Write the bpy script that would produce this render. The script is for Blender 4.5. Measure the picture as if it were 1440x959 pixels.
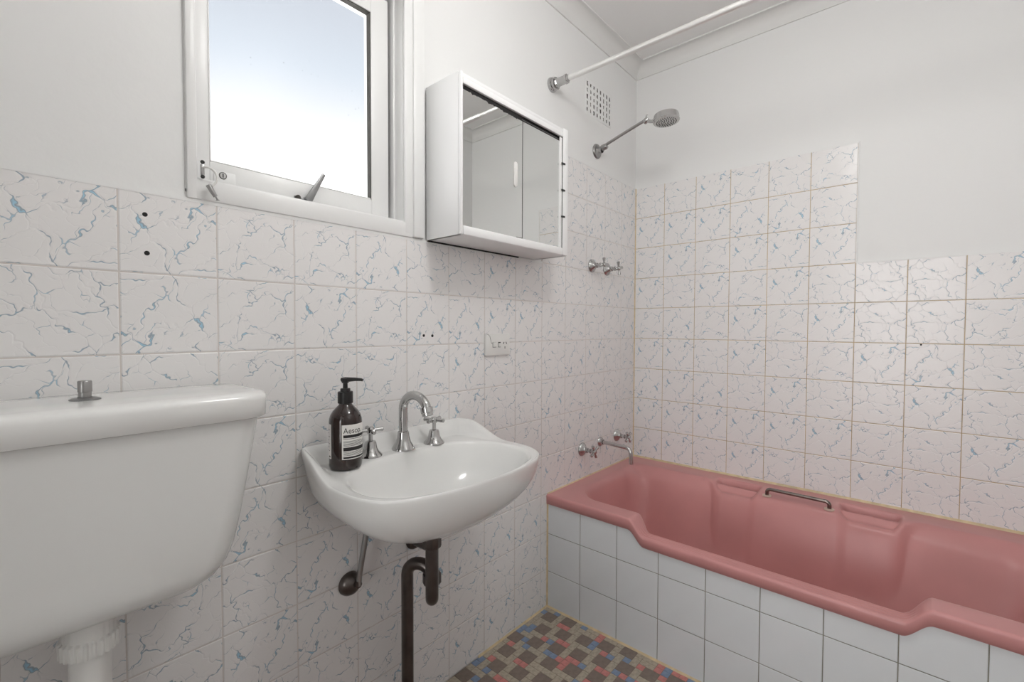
import bpy, bmesh, math, random
from mathutils import Vector, Matrix
PI = math.pi
random.seed(7)
for o in list(bpy.data.objects):
    bpy.data.objects.remove(o)
sc = bpy.context.scene
COL = sc.collection

# ------------------------------------------------------------------ camera
# x: along the window wall (room corner at x=0), y: out of that wall is negative, z: up, metres
YAW, PITCH, ROLL = 0.8485, 0.0284, 0.0033
fwd = Vector((math.sin(YAW)*math.cos(PITCH), math.cos(YAW)*math.cos(PITCH), -math.sin(PITCH)))
rgt = Vector((math.cos(YAW), -math.sin(YAW), 0))
upv = rgt.cross(fwd)
r2 = rgt*math.cos(ROLL) + upv*math.sin(ROLL)
u2 = -rgt*math.sin(ROLL) + upv*math.cos(ROLL)
cam_d = bpy.data.cameras.new('camera')
cam = bpy.data.objects.new('camera', cam_d); COL.objects.link(cam)
M = Matrix((r2, u2, -fwd)).transposed().to_4x4()
M.translation = Vector((-2.1922, -1.0936, 1.1153))
cam.matrix_world = M
cam_d.sensor_fit = 'HORIZONTAL'; cam_d.sensor_width = 36.0
cam_d.lens = 36.0*647.45/1440.0
cam_d.clip_start = 0.02
sc.camera = cam

# ------------------------------------------------------------------ sky, exposure
SKY = 3.9
LAMP = 20.0
w = bpy.data.worlds.new('sky'); sc.world = w; w.use_nodes = True
nt = w.node_tree; nt.nodes.clear()
tc = nt.nodes.new('ShaderNodeTexCoord'); sx = nt.nodes.new('ShaderNodeSeparateXYZ')
rp = nt.nodes.new('ShaderNodeValToRGB'); bg = nt.nodes.new('ShaderNodeBackground'); wo = nt.nodes.new('ShaderNodeOutputWorld')
nt.links.new(tc.outputs['Generated'], sx.inputs[0]); _h = nt.nodes.new('ShaderNodeMath'); _h.operation = 'MULTIPLY_ADD'; _h.inputs[1].default_value = .5; _h.inputs[2].default_value = .5
nt.links.new(sx.outputs['Z'], _h.inputs[0]); nt.links.new(_h.outputs[0], rp.inputs[0])
nt.links.new(rp.outputs[0], bg.inputs[0]); nt.links.new(bg.outputs[0], wo.inputs[0])
e = rp.color_ramp.elements
e[0].position = 0.0; e[0].color = (.62, .61, .60, 1)
e[1].position = 1.0; e[1].color = (.07, .08, .10, 1)
for p, c in ((0.49, (.62, .61, .60, 1)), (0.51, (1.0, 1.0, 1.0, 1)), (0.600, (1.0, 1.0, 1.0, 1)), (0.645, (.21, .21, .215, 1)), (0.685, (.160, .163, .168, 1)), (0.725, (.118, .130, .144, 1)), (0.772, (.103, .110, .122, 1))):
    q = e.new(p); q.color = c
bg.inputs[1].default_value = SKY
vs = sc.view_settings
sc.display_settings.display_device = 'sRGB'
vs.view_transform = 'Standard'; vs.look = 'None'; vs.gamma = 1.0; vs.use_curve_mapping = False
vs.exposure = 0.72

# daylight portals (they only guide sampling of the sky): hall window opening, added unseen behind the camera for fill light
for nm, loc, rot, sx_, sz_ in (('hall_portal', (-4.41, -.95, 1.2), (0, -PI/2, 0), 2.0, 1.5),):
    ld = bpy.data.lights.new(nm, 'AREA'); ld.shape = 'RECTANGLE'; ld.size = sx_; ld.size_y = sz_
    ld.cycles.is_portal = True
    lo = bpy.data.objects.new(nm, ld); COL.objects.link(lo); lo.location = loc; lo.rotation_euler = rot

# ------------------------------------------------------------------ materials
def new_mat(name):
    m = bpy.data.materials.new(name); m.use_nodes = True
    b = m.node_tree.nodes['Principled BSDF']
    return m, m.node_tree, b

def lin(r, g, b):
    f = lambda c: (c/255/12.92) if c/255 <= .04045 else ((c/255+.055)/1.055)**2.4
    return (f(r), f(g), f(b), 1)

def plain(name, col, rough=.4, metal=0., bump=0., bscale=60., vary=0., coat=0., vscale=9.):
    m, t, b = new_mat(name)
    b.inputs['Base Color'].default_value = col
    b.inputs['Roughness'].default_value = rough
    b.inputs['Metallic'].default_value = metal
    if coat: b.inputs['Coat Weight'].default_value = coat; b.inputs['Coat Roughness'].default_value = .05
    tcn = t.nodes.new('ShaderNodeTexCoord')
    if vary:
        n = t.nodes.new('ShaderNodeTexNoise'); n.inputs['Scale'].default_value = vscale; n.inputs['Detail'].default_value = 5
        mx = t.nodes.new('ShaderNodeMix'); mx.data_type = 'RGBA'
        t.links.new(tcn.outputs['Object'], n.inputs['Vector'])
        mr = t.nodes.new('ShaderNodeMapRange'); mr.inputs[1].default_value = .35; mr.inputs[2].default_value = .7
        t.links.new(n.outputs[0], mr.inputs[0]); t.links.new(mr.outputs[0], mx.inputs['Factor'])
        mx.inputs['A'].default_value = col
        mx.inputs['B'].default_value = (col[0]*(1-vary), col[1]*(1-vary), col[2]*(1-vary), 1)
        t.links.new(mx.outputs['Result'], b.inputs['Base Color'])
    if bump:
        n = t.nodes.new('ShaderNodeTexNoise'); n.inputs['Scale'].default_value = bscale; n.inputs['Detail'].default_value = 4
        bp = t.nodes.new('ShaderNodeBump'); bp.inputs['Strength'].default_value = bump; bp.inputs['Distance'].default_value = .004
        t.links.new(tcn.outputs['Object'], n.inputs['Vector']); t.links.new(n.outputs[0], bp.inputs['Height'])
        t.links.new(bp.outputs[0], b.inputs['Normal'])
    return m

def marble_tile(name, ox, oy, ang):
    """white glazed wall tile with embossed blue-grey veins (object coords: X wide, Z high)"""
    m, t, b = new_mat(name)
    N = t.nodes.new; K = t.links.new
    def math_(op, a, bb=None, c=None, clamp=False):
        n = N('ShaderNodeMath'); n.operation = op; n.use_clamp = clamp
        for i, v in enumerate((a, bb, c)):
            if v is None: continue
            if isinstance(v, (int, float)): n.inputs[i].default_value = v
            else: K(v, n.inputs[i])
        return n.outputs[0]
    tcn = N('ShaderNodeTexCoord'); sep = N('ShaderNodeSeparateXYZ'); K(tcn.outputs['Object'], sep.inputs[0])
    cmb = N('ShaderNodeCombineXYZ'); K(sep.outputs['X'], cmb.inputs[0]); K(sep.outputs['Z'], cmb.inputs[1])
    mp = N('ShaderNodeMapping'); K(cmb.outputs[0], mp.inputs[0])
    s = 1/.152
    mp.inputs['Location'].default_value = (ox, oy, 0); mp.inputs['Rotation'].default_value = (0, 0, ang); mp.inputs['Scale'].default_value = (s, s, 1)
    # broad smooth wobble
    nz = N('ShaderNodeTexNoise'); nz.noise_dimensions = '2D'; nz.inputs['Scale'].default_value = 2.3; nz.inputs['Detail'].default_value = 3.0; nz.inputs['Roughness'].default_value = .6
    K(mp.outputs[0], nz.inputs['Vector'])
    sub = N('ShaderNodeVectorMath'); sub.operation = 'SUBTRACT'; K(nz.outputs['Color'], sub.inputs[0]); sub.inputs[1].default_value = (.5, .5, .5)
    scl = N('ShaderNodeVectorMath'); scl.operation = 'SCALE'; K(sub.outputs[0], scl.inputs[0]); scl.inputs['Scale'].default_value = .42
    add = N('ShaderNodeVectorMath'); add.operation = 'ADD'; K(mp.outputs[0], add.inputs[0]); K(scl.outputs[0], add.inputs[1])
    st = N('ShaderNodeVectorMath'); st.operation = 'MULTIPLY'; K(add.outputs[0], st.inputs[0]); st.inputs[1].default_value = (.92, 1.75, 1)
    def layer(scale, wmin, wmax, nscale, lo, hi):
        v = N('ShaderNodeTexVoronoi'); v.voronoi_dimensions = '2D'; v.feature = 'DISTANCE_TO_EDGE'; v.inputs['Scale'].default_value = scale
        K(st.outputs[0], v.inputs['Vector'])
        wn = N('ShaderNodeTexNoise'); wn.noise_dimensions = '2D'; wn.inputs['Scale'].default_value = nscale; wn.inputs['Detail'].default_value = 3
        K(mp.outputs[0], wn.inputs['Vector'])
        mr = N('ShaderNodeMapRange'); mr.clamp = True
        K(wn.outputs[0], mr.inputs[0]); mr.inputs[1].default_value = lo; mr.inputs[2].default_value = hi; mr.inputs[3].default_value = wmin; mr.inputs[4].default_value = wmax
        diff = math_('SUBTRACT', mr.outputs[0], v.outputs['Distance'])
        return diff
    d1 = layer(1.85, .003, .048, 4.2, .42, .82)
    d2 = layer(3.7, -.020, .040, 4.4, .36, .74)
    l1 = math_('MULTIPLY', d1, 85, clamp=True)
    l2 = math_('MULTIPLY', d2, 75, clamp=True)
    line = math_('MAXIMUM', l1, math_('MULTIPLY', l2, .7))
    b1 = math_('MULTIPLY', math_('SUBTRACT', d1, .014), 80, clamp=True)
    b2 = math_('MULTIPLY', math_('SUBTRACT', d2, .016), 80, clamp=True)
    blue = math_('MAXIMUM', b1, math_('MULTIPLY', b2, .8))
    mx = N('ShaderNodeMix'); mx.data_type = 'RGBA'; K(line, mx.inputs['Factor'])
    mx.inputs['A'].default_value = lin(238, 236, 235); mx.inputs['B'].default_value = lin(160, 172, 183)
    mx2 = N('ShaderNodeMix'); mx2.data_type = 'RGBA'; K(blue, mx2.inputs['Factor'])
    K(mx.outputs['Result'], mx2.inputs['A']); mx2.inputs['B'].default_value = lin(168, 206, 225)
    K(mx2.outputs['Result'], b.inputs['Base Color'])
    b.inputs['Roughness'].default_value = .22
    b.inputs['Specular IOR Level'].default_value = .45
    bp = N('ShaderNodeBump'); bp.inputs['Strength'].default_value = .55; bp.inputs['Distance'].default_value = .0012; bp.invert = True
    hh = math_('ADD', math_('MULTIPLY', math_('ADD', d1, .05), 9, clamp=True), math_('MULTIPLY', math_('MULTIPLY', math_('ADD', d2, .04), 9, clamp=True), .5))
    K(hh, bp.inputs['Height']); K(bp.outputs[0], b.inputs['Normal'])
    return m

TILE_MATS = [marble_tile('marbled_tile_a', 3.1, 1.7, -.75), marble_tile('marbled_tile_b', 7.4, 4.2, .8), marble_tile('marbled_tile_c', 11.6, 8.9, -.6)]
WALLPAINT = plain('wall_paint', lin(236, 236, 235), .55, bump=.12, bscale=45)
CEILPAINT = plain('ceiling_paint', lin(240, 240, 239), .7, bump=.05)
TRIMPAINT = plain('cornice_paint', lin(230, 230, 228), .6)
GLOSS = plain('gloss_white_paint', lin(238, 238, 237), .32, bump=.05, bscale=18)
CABPAINT = plain('brushed_white_paint', lin(244, 244, 244), .35, bump=.08, bscale=25)
GROUT_L = plain('pale_grout', lin(220, 213, 208), .85, vary=.12)
GROUT_R = plain('yellowed_grout', lin(205, 184, 150), .85, vary=.35)
GROUT_P = plain('grey_grout', lin(150, 146, 134), .85, vary=.3)
SEALANT = plain('yellowed_sealant', lin(226, 205, 166), .5, vary=.25, vscale=30)
CERAMIC = plain('white_ceramic', lin(236, 236, 234), .12, coat=.4)
CERAMIC2 = plain('cistern_ceramic', lin(228, 228, 226), .14, coat=.3)
PLASTIC = plain('white_plastic', lin(232, 231, 228), .38)
PINK = plain('pink_enamel', lin(212, 150, 148), .33, vary=.10, vscale=5)
CHROME = plain('chrome', (.50, .495, .49, 1), .12, 1.)
SATIN = plain('satin_chrome', (.40, .395, .39, 1), .28, 1., vary=.2)
BRUSHED = plain('brushed_chrome', (.56, .555, .55, 1), .2, 1.)
BRONZE = plain('tarnished_chrome', (.30, .26, .24, 1), .22, 1., vary=.35, vscale=25)
OLDPIPE = plain('tarnished_pipe', (.17, .15, .14, 1), .30, 1., vary=.4, vscale=14)
GREYMETAL = plain('grey_metal', lin(150, 150, 150), .4, .7, vary=.2)
BLACK = plain('black_plastic', lin(18, 17, 17), .35)
DARK = plain('recess_shade', lin(24, 23, 22), .8)  # near-black painted in for the shade of gaps, slots and holes
GREYDARK = plain('grey_recess', lin(70, 68, 64), .8)
VENTGREY = plain('vent_slot_shade', lin(118, 116, 112), .8)
AMBER = plain('amber_glass', lin(34, 15, 10), .08, coat=.5)
PAPER = plain('label_paper', lin(236, 234, 230), .5)
INK = plain('label_ink', lin(26, 24, 24), .6)
WTILE = plain('white_glazed_tile', lin(228, 231, 233), .13, coat=.2, vary=.03)
BROWN = plain('brown_mosaic', lin(138, 124, 115), .55, vary=.2, vscale=60, bump=.2, bscale=150)
BEIGE = plain('beige_mosaic', lin(192, 180, 162), .55, vary=.3, vscale=90)
ROSE = plain('pink_mosaic', lin(214, 140, 134), .5, vary=.2, vscale=70)
BLUE = plain('blue_mosaic', lin(136, 156, 186), .5, vary=.2, vscale=70)
FGROUT = plain('floor_grout', lin(140, 126, 112), .9)
mm, tt, bb_ = new_mat('mirror'); MIRROR = mm
bb_.inputs['Base Color'].default_value = (.76, .77, .76, 1); bb_.inputs['Metallic'].default_value = 1; bb_.inputs['Roughness'].default_value = .004
mm, tt, bb_ = new_mat('frosted_glass'); FROST = mm
bb_.inputs['Transmission Weight'].default_value = 1.; bb_.inputs['Roughness'].default_value = .26; bb_.inputs['IOR'].default_value = 1.12
_tc = tt.nodes.new('ShaderNodeTexCoord'); _v = tt.nodes.new('ShaderNodeTexVoronoi'); _v.inputs['Scale'].default_value = 55
_n = tt.nodes.new('ShaderNodeTexNoise'); _n.inputs['Scale'].default_value = 9
_cmp = tt.nodes.new('ShaderNodeMath'); _cmp.operation = 'MULTIPLY_ADD'; _cmp.inputs[1].default_value = .22; _cmp.inputs[2].default_value = -.062
tt.links.new(_tc.outputs['Object'], _v.inputs['Vector']); tt.links.new(_tc.outputs['Object'], _n.inputs['Vector']); tt.links.new(_n.outputs[0], _cmp.inputs[0])
_lt = tt.nodes.new('ShaderNodeMath'); _lt.operation = 'LESS_THAN'; tt.links.new(_v.outputs['Distance'], _lt.inputs[0]); tt.links.new(_cmp.outputs[0], _lt.inputs[1])
_mx = tt.nodes.new('ShaderNodeMix'); _mx.data_type = 'RGBA'; _mx.inputs['A'].default_value = (1, 1, 1, 1); _mx.inputs['B'].default_value = (.55, .55, .57, 1)
tt.links.new(_lt.outputs[0], _mx.inputs['Factor']); tt.links.new(_mx.outputs['Result'], bb_.inputs['Base Color'])
mm, tt, bb_ = new_mat('opal_lamp_glass'); OPAL = mm
bb_.inputs['Base Color'].default_value = (.9, .9, .9, 1)
bb_.inputs['Emission Color'].default_value = (1., .99, .975, 1); bb_.inputs['Emission Strength'].default_value = LAMP

# ------------------------------------------------------------------ mesh helpers
def mesh_obj(name, verts, faces, mat, parent=None, smooth=False, loc=(0, 0, 0), rot=(0, 0, 0)):
    me = bpy.data.meshes.new(name); me.from_pydata([tuple(v) for v in verts], [], faces); me.update()
    if smooth: me.shade_smooth()
    return link(name, me, mat, parent, loc, rot)

def link(name, me, mat, parent=None, loc=(0, 0, 0), rot=(0, 0, 0)):
    if mat is not None and not me.materials: me.materials.append(mat)
    o = bpy.data.objects.new(name, me); COL.objects.link(o)
    o.location = loc; o.rotation_euler = rot
    if parent: o.parent = parent
    return o

class MB:
    """collects shapes of ONE part"""
    def __init__(s): s.v = []; s.f = []
    def add(s, vs, fs):
        n = len(s.v); s.v += [tuple(v) for v in vs]; s.f += [tuple(i+n for i in f) for f in fs]; return s
    def box(s, x0, x1, y0, y1, z0, z1):
        x0, x1 = sorted((x0, x1)); y0, y1 = sorted((y0, y1)); z0, z1 = sorted((z0, z1))
        return s.add([(x0, y0, z0), (x1, y0, z0), (x1, y1, z0), (x0, y1, z0), (x0, y0, z1), (x1, y0, z1), (x1, y1, z1), (x0, y1, z1)],
                     [(3, 2, 1, 0), (4, 5, 6, 7), (0, 1, 5, 4), (1, 2, 6, 5), (2, 3, 7, 6), (3, 0, 4, 7)])
    def lathe(s, prof, n=32, mat=None):
        """prof: (r,z) list, around local Z"""
        vs = []; fs = []; rings = []
        for r, z in prof:
            if r < 1e-6:
                rings.append([len(vs)]); vs.append((0, 0, z))
            else:
                rings.append(list(range(len(vs), len(vs)+n)))
                vs += [(r*math.cos(2*PI*k/n), r*math.sin(2*PI*k/n), z) for k in range(n)]
        for a, b in zip(rings, rings[1:]):
            for k in range(n):
                k2 = (k+1) % n
                if len(a) == 1 and len(b) == 1: continue
                if len(a) == 1: fs.append((a[0], b[k2], b[k]))
                elif len(b) == 1: fs.append((a[k], a[k2], b[0]))
                else: fs.append((a[k], a[k2], b[k2], b[k]))
        if mat is not None: vs = [mat @ Vector(v) for v in vs]
        return s.add(vs, fs)
    def tube(s, path, rad, n=14, caps=True):
        P = [Vector(p) for p in path]; R = rad if isinstance(rad, (list, tuple)) else [rad]*len(P)
        T = []
        for i in range(len(P)):
            d = (P[min(i+1, len(P)-1)]-P[max(i-1, 0)]).normalized(); T.append(d)
        a = Vector((0, 0, 1)) if abs(T[0].z) < .9 else Vector((1, 0, 0))
        nrm = T[0].cross(a).normalized(); vs = []; fs = []
        for i, p in enumerate(P):
            nrm = (nrm - T[i]*nrm.dot(T[i])).normalized(); bn = T[i].cross(nrm)
            vs += [p + (nrm*math.cos(2*PI*k/n)+bn*math.sin(2*PI*k/n))*R[i] for k in range(n)]
        for i in range(len(P)-1):
            for k in range(n):
                k2 = (k+1) % n; fs.append((i*n+k, i*n+k2, (i+1)*n+k2, (i+1)*n+k))
        if caps:
            fs.append(tuple(range(n-1, -1, -1))); m = (len(P)-1)*n; fs.append(tuple(m+k for k in range(n)))
        return s.add(vs, fs)
    def loft(s, rings, cap0=False, cap1=False):
        n = len(rings[0]); vs = [p for r in rings for p in r]; fs = []
        for i in range(len(rings)-1):
            for k in range(n):
                k2 = (k+1) % n; fs.append((i*n+k, i*n+k2, (i+1)*n+k2, (i+1)*n+k))
        if cap0: fs.append(tuple(range(n-1, -1, -1)))
        if cap1: m = (len(rings)-1)*n; fs.append(tuple(m+k for k in range(n)))
        return s.add(vs, fs)
    def prism(s, poly, axis, d0, d1):
        """poly of 2-D points extruded along axis ('x','y','z')"""
        n = len(poly)
        def P(p, d): return (d, p[0], p[1]) if axis == 'x' else ((p[0], d, p[1]) if axis == 'y' else (p[0], p[1], d))
        vs = [P(p, d0) for p in poly]+[P(p, d1) for p in poly]
        fs = [tuple(range(n-1, -1, -1)), tuple(range(n, 2*n))]+[(k, (k+1) % n, n+(k+1) % n, n+k) for k in range(n)]
        return s.add(vs, fs)
    def build(s, name, mat, parent=None, loc=(0, 0, 0), rot=(0, 0, 0), smooth=False, bevel=0., seg=2, sub=0, angle=35):
        bm = bmesh.new(); vs = [bm.verts.new(v) for v in s.v]
        for f in s.f:
            try: bm.faces.new([vs[i] for i in f])
            except ValueError: pass
        bmesh.ops.recalc_face_normals(bm, faces=bm.faces)
        if bevel:
            ed = [e for e in bm.edges if len(e.link_faces) == 2 and e.calc_face_angle(0) > math.radians(30)]
            bmesh.ops.bevel(bm, geom=ed, offset=bevel, segments=seg, affect='EDGES', profile=.5, clamp_overlap=True)
        me = bpy.data.meshes.new(name); bm.to_mesh(me); bm.free()
        if smooth or bevel:
            me.shade_smooth()
            me.set_sharp_from_angle(angle=math.radians(angle))
        o = link(name, me, mat, parent, loc, rot)
        if sub:
            md = o.modifiers.new('sub', 'SUBSURF'); md.levels = sub; md.render_levels = sub
        return o

def thing(name, label, cat, loc=(0, 0, 0), rot=(0, 0, 0), group=None):
    o = bpy.data.objects.new(name, None); COL.objects.link(o); o.empty_display_size = .05
    o.location = loc; o.rotation_euler = rot
    o['label'] = label; o['category'] = cat
    if group: o['group'] = group
    return o

def struct(o, label, cat):
    o['kind'] = 'structure'; o['label'] = label; o['category'] = cat; return o

def copy_tree(o, parent=None):
    c = o.copy(); COL.objects.link(c); c.parent = parent
    for ch in list(o.children): copy_tree(ch, c)
    return c

def smooth_path(pts, n=8):
    P = [Vector(p) for p in pts]; out = []
    for i in range(len(P)-1):
        p0 = P[max(i-1, 0)]; p1 = P[i]; p2 = P[i+1]; p3 = P[min(i+2, len(P)-1)]
        for k in range(n):
            t = k/n
            out.append(.5*((2*p1)+(-p0+p2)*t+(2*p0-5*p1+4*p2-p3)*t*t+(-p0+3*p1-3*p2+p3)*t**3))
    out.append(P[-1]); return out

def bend_path(pts, r, n=8):
    """polyline with rounded corners of radius r"""
    P = [Vector(p) for p in pts]; out = [P[0]]
    for i in range(1, len(P)-1):
        a = (P[i-1]-P[i]).normalized(); b = (P[i+1]-P[i]).normalized()
        ang = a.angle(b)
        if ang > 3.1:
            out.append(P[i]); continue
        d = min(r/math.tan(ang/2), (P[i-1]-P[i]).length*.499, (P[i+1]-P[i]).length*.499); rr = d*math.tan(ang/2)
        c = P[i]+(a+b).normalized()*(rr/math.sin(ang/2))
        s0 = P[i]+a*d-c; s1 = P[i]+b*d-c
        th = s0.angle(s1)
        for k in range(n+1): out.append(c+(s0*math.sin((1-k/n)*th)+s1*math.sin(k/n*th))/math.sin(th))
    out.append(P[-1]); return out

def sstep(a, b, x):
    t = min(1, max(0, (x-a)/(b-a))); return t*t*(3-2*t)

OUT = (PI/2, 0, 0)          # local Z points out of the window wall (world -y)

# ------------------------------------------------------------------ room shell
XW, YS, ZC = -2.9, -1.5, 2.43
PAINT = .005                # painted surface lies this far behind the tile faces
WX0, WX1, WZ0, WZ1 = -1.93, -1.372, 1.385, 2.09       # hole for the window
mb = MB()
mb.box(XW-.2, WX0, PAINT, .2, -.1, ZC+.1).box(WX1, .2, PAINT, .2, -.1, ZC+.1).box(WX0, WX1, PAINT, .2, -.1, WZ0).box(WX0, WX1, PAINT, .2, WZ1, ZC+.1)
wall_left = struct(mb.build('wall_left', WALLPAINT), 'off-white painted wall with marbled tiles below and the window in it', 'wall')
wall_right = struct(MB().box(PAINT, .2, PAINT, YS-.2, -.1, ZC+.1).build('wall_right', WALLPAINT), 'off-white painted wall tiled above the pink bath', 'wall')
wall_back = struct(MB().box(XW-.2, .2, YS, YS-.2, -.1, ZC+.1).build('wall_back', WALLPAINT), 'plain off-white painted wall facing the window', 'wall')
DY0, DY1, DZ = -1.40, -.55, 2.06        # doorway to the hall, behind the camera
wall_side = struct(MB().box(XW, XW-.12, PAINT, DY1, -.1, ZC+.1).box(XW, XW-.12, DY0, YS-.2, -.1, ZC+.1).box(XW, XW-.12, DY1, DY0, DZ, ZC+.1).build('wall_side', WALLPAINT), 'plain off-white painted wall with the doorway beyond the toilet', 'wall')
door_1 = struct(MB().box(XW+.012, XW-.13, DY1, DY1-.03, 0, DZ).box(XW+.012, XW-.13, DY0, DY0+.03, 0, DZ).box(XW+.012, XW-.13, DY0, DY1, DZ-.03, DZ).build('door_1', GLOSS, bevel=.003), 'white timber frame of the open doorway to the hall', 'door frame')
HX = -4.40
hw = MB().box(HX, HX-.1, 1.0, -.20, -.1, 2.55).box(HX, HX-.1, -1.70, -3.0, -.1, 2.55).box(HX, HX-.1, -.20, -1.70, -.1, .20).box(HX, HX-.1, -.20, -1.70, 2.20, 2.55)  # unseen hall, its window opening added to send fill light through the doorway
hw.box(HX, XW-.12, 1.0, 1.1, -.1, 2.55).box(HX, XW-.12, -3.0, -3.1, -.1, 2.55).box(XW-.1, XW-.12, .2, 1.0, -.1, 2.55).box(XW-.1, XW-.12, YS-.2, -3.0, -.1, 2.55)
wall_hall = struct(hw.build('wall_hall', WALLPAINT), 'plain white unseen hall walls with a window opening added for fill light', 'wall')
struct(MB().box(HX-.1, XW-.12, 1.1, -3.1, 2.45, 2.55).build('ceiling_hall', CEILPAINT), 'flat white hall ceiling beyond the doorway', 'ceiling')
struct(MB().box(HX-.1, XW-.0, 1.1, -3.1, -.1, -.002).build('floor_hall', plain('hall_floor', lin(190, 176, 158), .5)), 'plain beige hall floor beyond the doorway', 'floor')
ceiling = struct(MB().box(XW-.12, .2, .2, YS-.2, ZC, ZC+.1).build('ceiling', CEILPAINT), 'flat pale grey plaster ceiling', 'ceiling')
floor = struct(MB().box(XW, .0, .0, YS, -.1, -.0012).build('floor', FGROUT), 'floor of small brown, beige, pink and blue mosaic tiles', 'floor')

# cove cornice, mitred at the corners
prof = [(0, ZC-.060), (.0055, ZC-.060), (.0055, ZC-.052)]
for k in range(9):
    a = k/8*PI/2; prof.append((.006+.044*(1-math.cos(a)), ZC-.050+.044*math.sin(a)))
prof += [(.052, ZC-.0065), (.064, ZC-.0065), (.064, ZC)]
X0, X1, Y0, Y1 = XW, PAINT, YS, PAINT
def cornice(name, label, fn):
    A = [fn(p, 0) for p in prof]; B = [fn(p, 1) for p in prof]; n = len(A)
    o = MB().add(A+B, [(k, k+1, n+k+1, n+k) for k in range(n-1)]).build(name, TRIMPAINT, smooth=True, angle=25)
    struct(o, label, 'cornice')
cornice('trim_1', 'curved plaster cornice above the window wall', lambda p, e: ((X0+p[0]) if e == 0 else (X1-p[0]), Y1-p[0], p[1]))
cornice('trim_2', 'curved plaster cornice above the bath wall', lambda p, e: (X1-p[0], (Y0+p[0]) if e == 0 else (Y1-p[0]), p[1]))
cornice('trim_3', 'curved plaster cornice on the wall facing the window', lambda p, e: ((X0+p[0]) if e == 0 else (X1-p[0]), Y0+p[0], p[1]))
cornice('trim_4', 'curved plaster cornice on the wall beyond the toilet', lambda p, e: (X0+p[0], (Y0+p[0]) if e == 0 else (Y1-p[0]), p[1]))

# ------------------------------------------------------------------ wall tiles
JT = .0024
_tm = {}
def tile_mesh(w, h, mats, key):
    k = (round(w, 4), round(h, 4), key)
    if k in _tm: return _tm[k]
    a, c = (w-JT)/2, (h-JT)/2; bv = .0016; T = PAINT
    vs = []
    for (ix, dy) in ((0, T), (0, .0009), (bv, 0)):
        vs += [(-a+ix, dy, -c+ix), (a-ix, dy, -c+ix), (a-ix, dy, c-ix), (-a+ix, dy, c-ix)]
    fs = [(8, 9, 10, 11)]
    for r in (0, 4):
        fs += [(r+k2, r+(k2+1) % 4, r+4+(k2+1) % 4, r+4+k2) for k2 in range(4)]
    me = bpy.data.meshes.new('tile'); me.from_pydata(vs, [], fs); me.update(); me.materials.append(mats)
    _tm[k] = me; return me
RND = random.Random(3)
def put_tile(parent, w, h, x, y, z, rz):
    q = RND.random(); mi = 0 if q < .5 else (1 if q < .8 else 2)
    flip = PI if RND.random() < .35 else 0
    # own print, sometimes laid upside down
    o = link('tile', tile_mesh(w, h, TILE_MATS[mi], mi), None, parent, (x, y, z))
    m3 = Matrix.Rotation(rz, 3, 'Z') @ Matrix.Rotation(flip, 3, 'Y')
    o.rotation_euler = m3.to_euler()
    return o
TH = .152
WL, WR = .1574, .1517
cols = [0, -.1456]
while cols[-1] > XW: cols.append(cols[-1]-WL)
cols[-1] = XW
BX = -.734                   # front of the bath panel
for i in range(len(cols)-1):
    xa, xb = cols[i+1], cols[i]
    for r in range(12):      # r = 0 is the top row of the shower area
        if r < 3 and i >= 5: continue
        if r >= 9 and xb <= 0 and xa > BX+.02: continue
        xa2, xb2 = xa, xb
        if r >= 9 and xb > BX: xb2 = BX
        if r == 2+1 and False: pass
        if xb2-xa2 < .02: continue
        put_tile(wall_left, xb2-xa2, TH, (xa2+xb2)/2, 0, (11.5-r)*TH, 0)
yc = [0]
while yc[-1] > YS: yc.append(yc[-1]-WR)
yc[-1] = YS
for i in range(len(yc)-1):
    for r in range(9):
        if r < 3 and i >= 6: continue
        put_tile(wall_right, yc[i]-yc[i+1], TH, 0, (yc[i]+yc[i+1])/2, (11.5-r)*TH, -PI/2)
# grout beds (2 mm behind the tile faces)
g = MB().box(XW, 0, .0010, PAINT+.001, 0, 9*TH-.0005).box(cols[5], 0, .0010, PAINT+.001, 9*TH-.0005, 12*TH-.0005)
g.build('grout', GROUT_L, wall_left)
g = MB().box(.0010, PAINT+.001, .0, YS, 3*TH-.02, 9*TH-.0005).box(.0010, PAINT+.001, .0, yc[6], 9*TH-.0005, 12*TH-.0005)
g.build('grout', GROUT_R, wall_right)
# painted bead on top of the tiles, yellowed sealant in the corners
bd = MB().box(XW, WX0-.0, -.0006, PAINT, 9*TH-.003, 9*TH+.004).box(WX0, cols[5], -.0006, PAINT, 9*TH-.003, 9*TH+.004).box(cols[5], 0, -.0004, PAINT, 12*TH-.002, 12*TH+.003)
bd.build('paint_bead', WALLPAINT, wall_left)
bd = MB().box(-.0004, PAINT, 0, yc[6], 12*TH-.002, 12*TH+.003).box(-.0004, PAINT, yc[6], YS, 9*TH-.002, 9*TH+.003).box(-.0006, PAINT, yc[6]+.0005, yc[6]-.0035, 9*TH, 12*TH+.003)
bd.build('paint_bead', WALLPAINT, wall_right)
MB().prism([(0, 0), (-.004, 0), (0, -.004)], 'z', .455, 12*TH).build('sealant', SEALANT, wall_right)
MB().prism([(0, -.001), (-.006, -.001), (0, .006)], 'x', -1.12, BX).build('sealant', SEALANT, wall_left)
MB().prism([(BX, 0), (BX-.005, 0), (BX, -.005)], 'z', 0, .42).build('sealant', SEALANT, wall_left)
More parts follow.
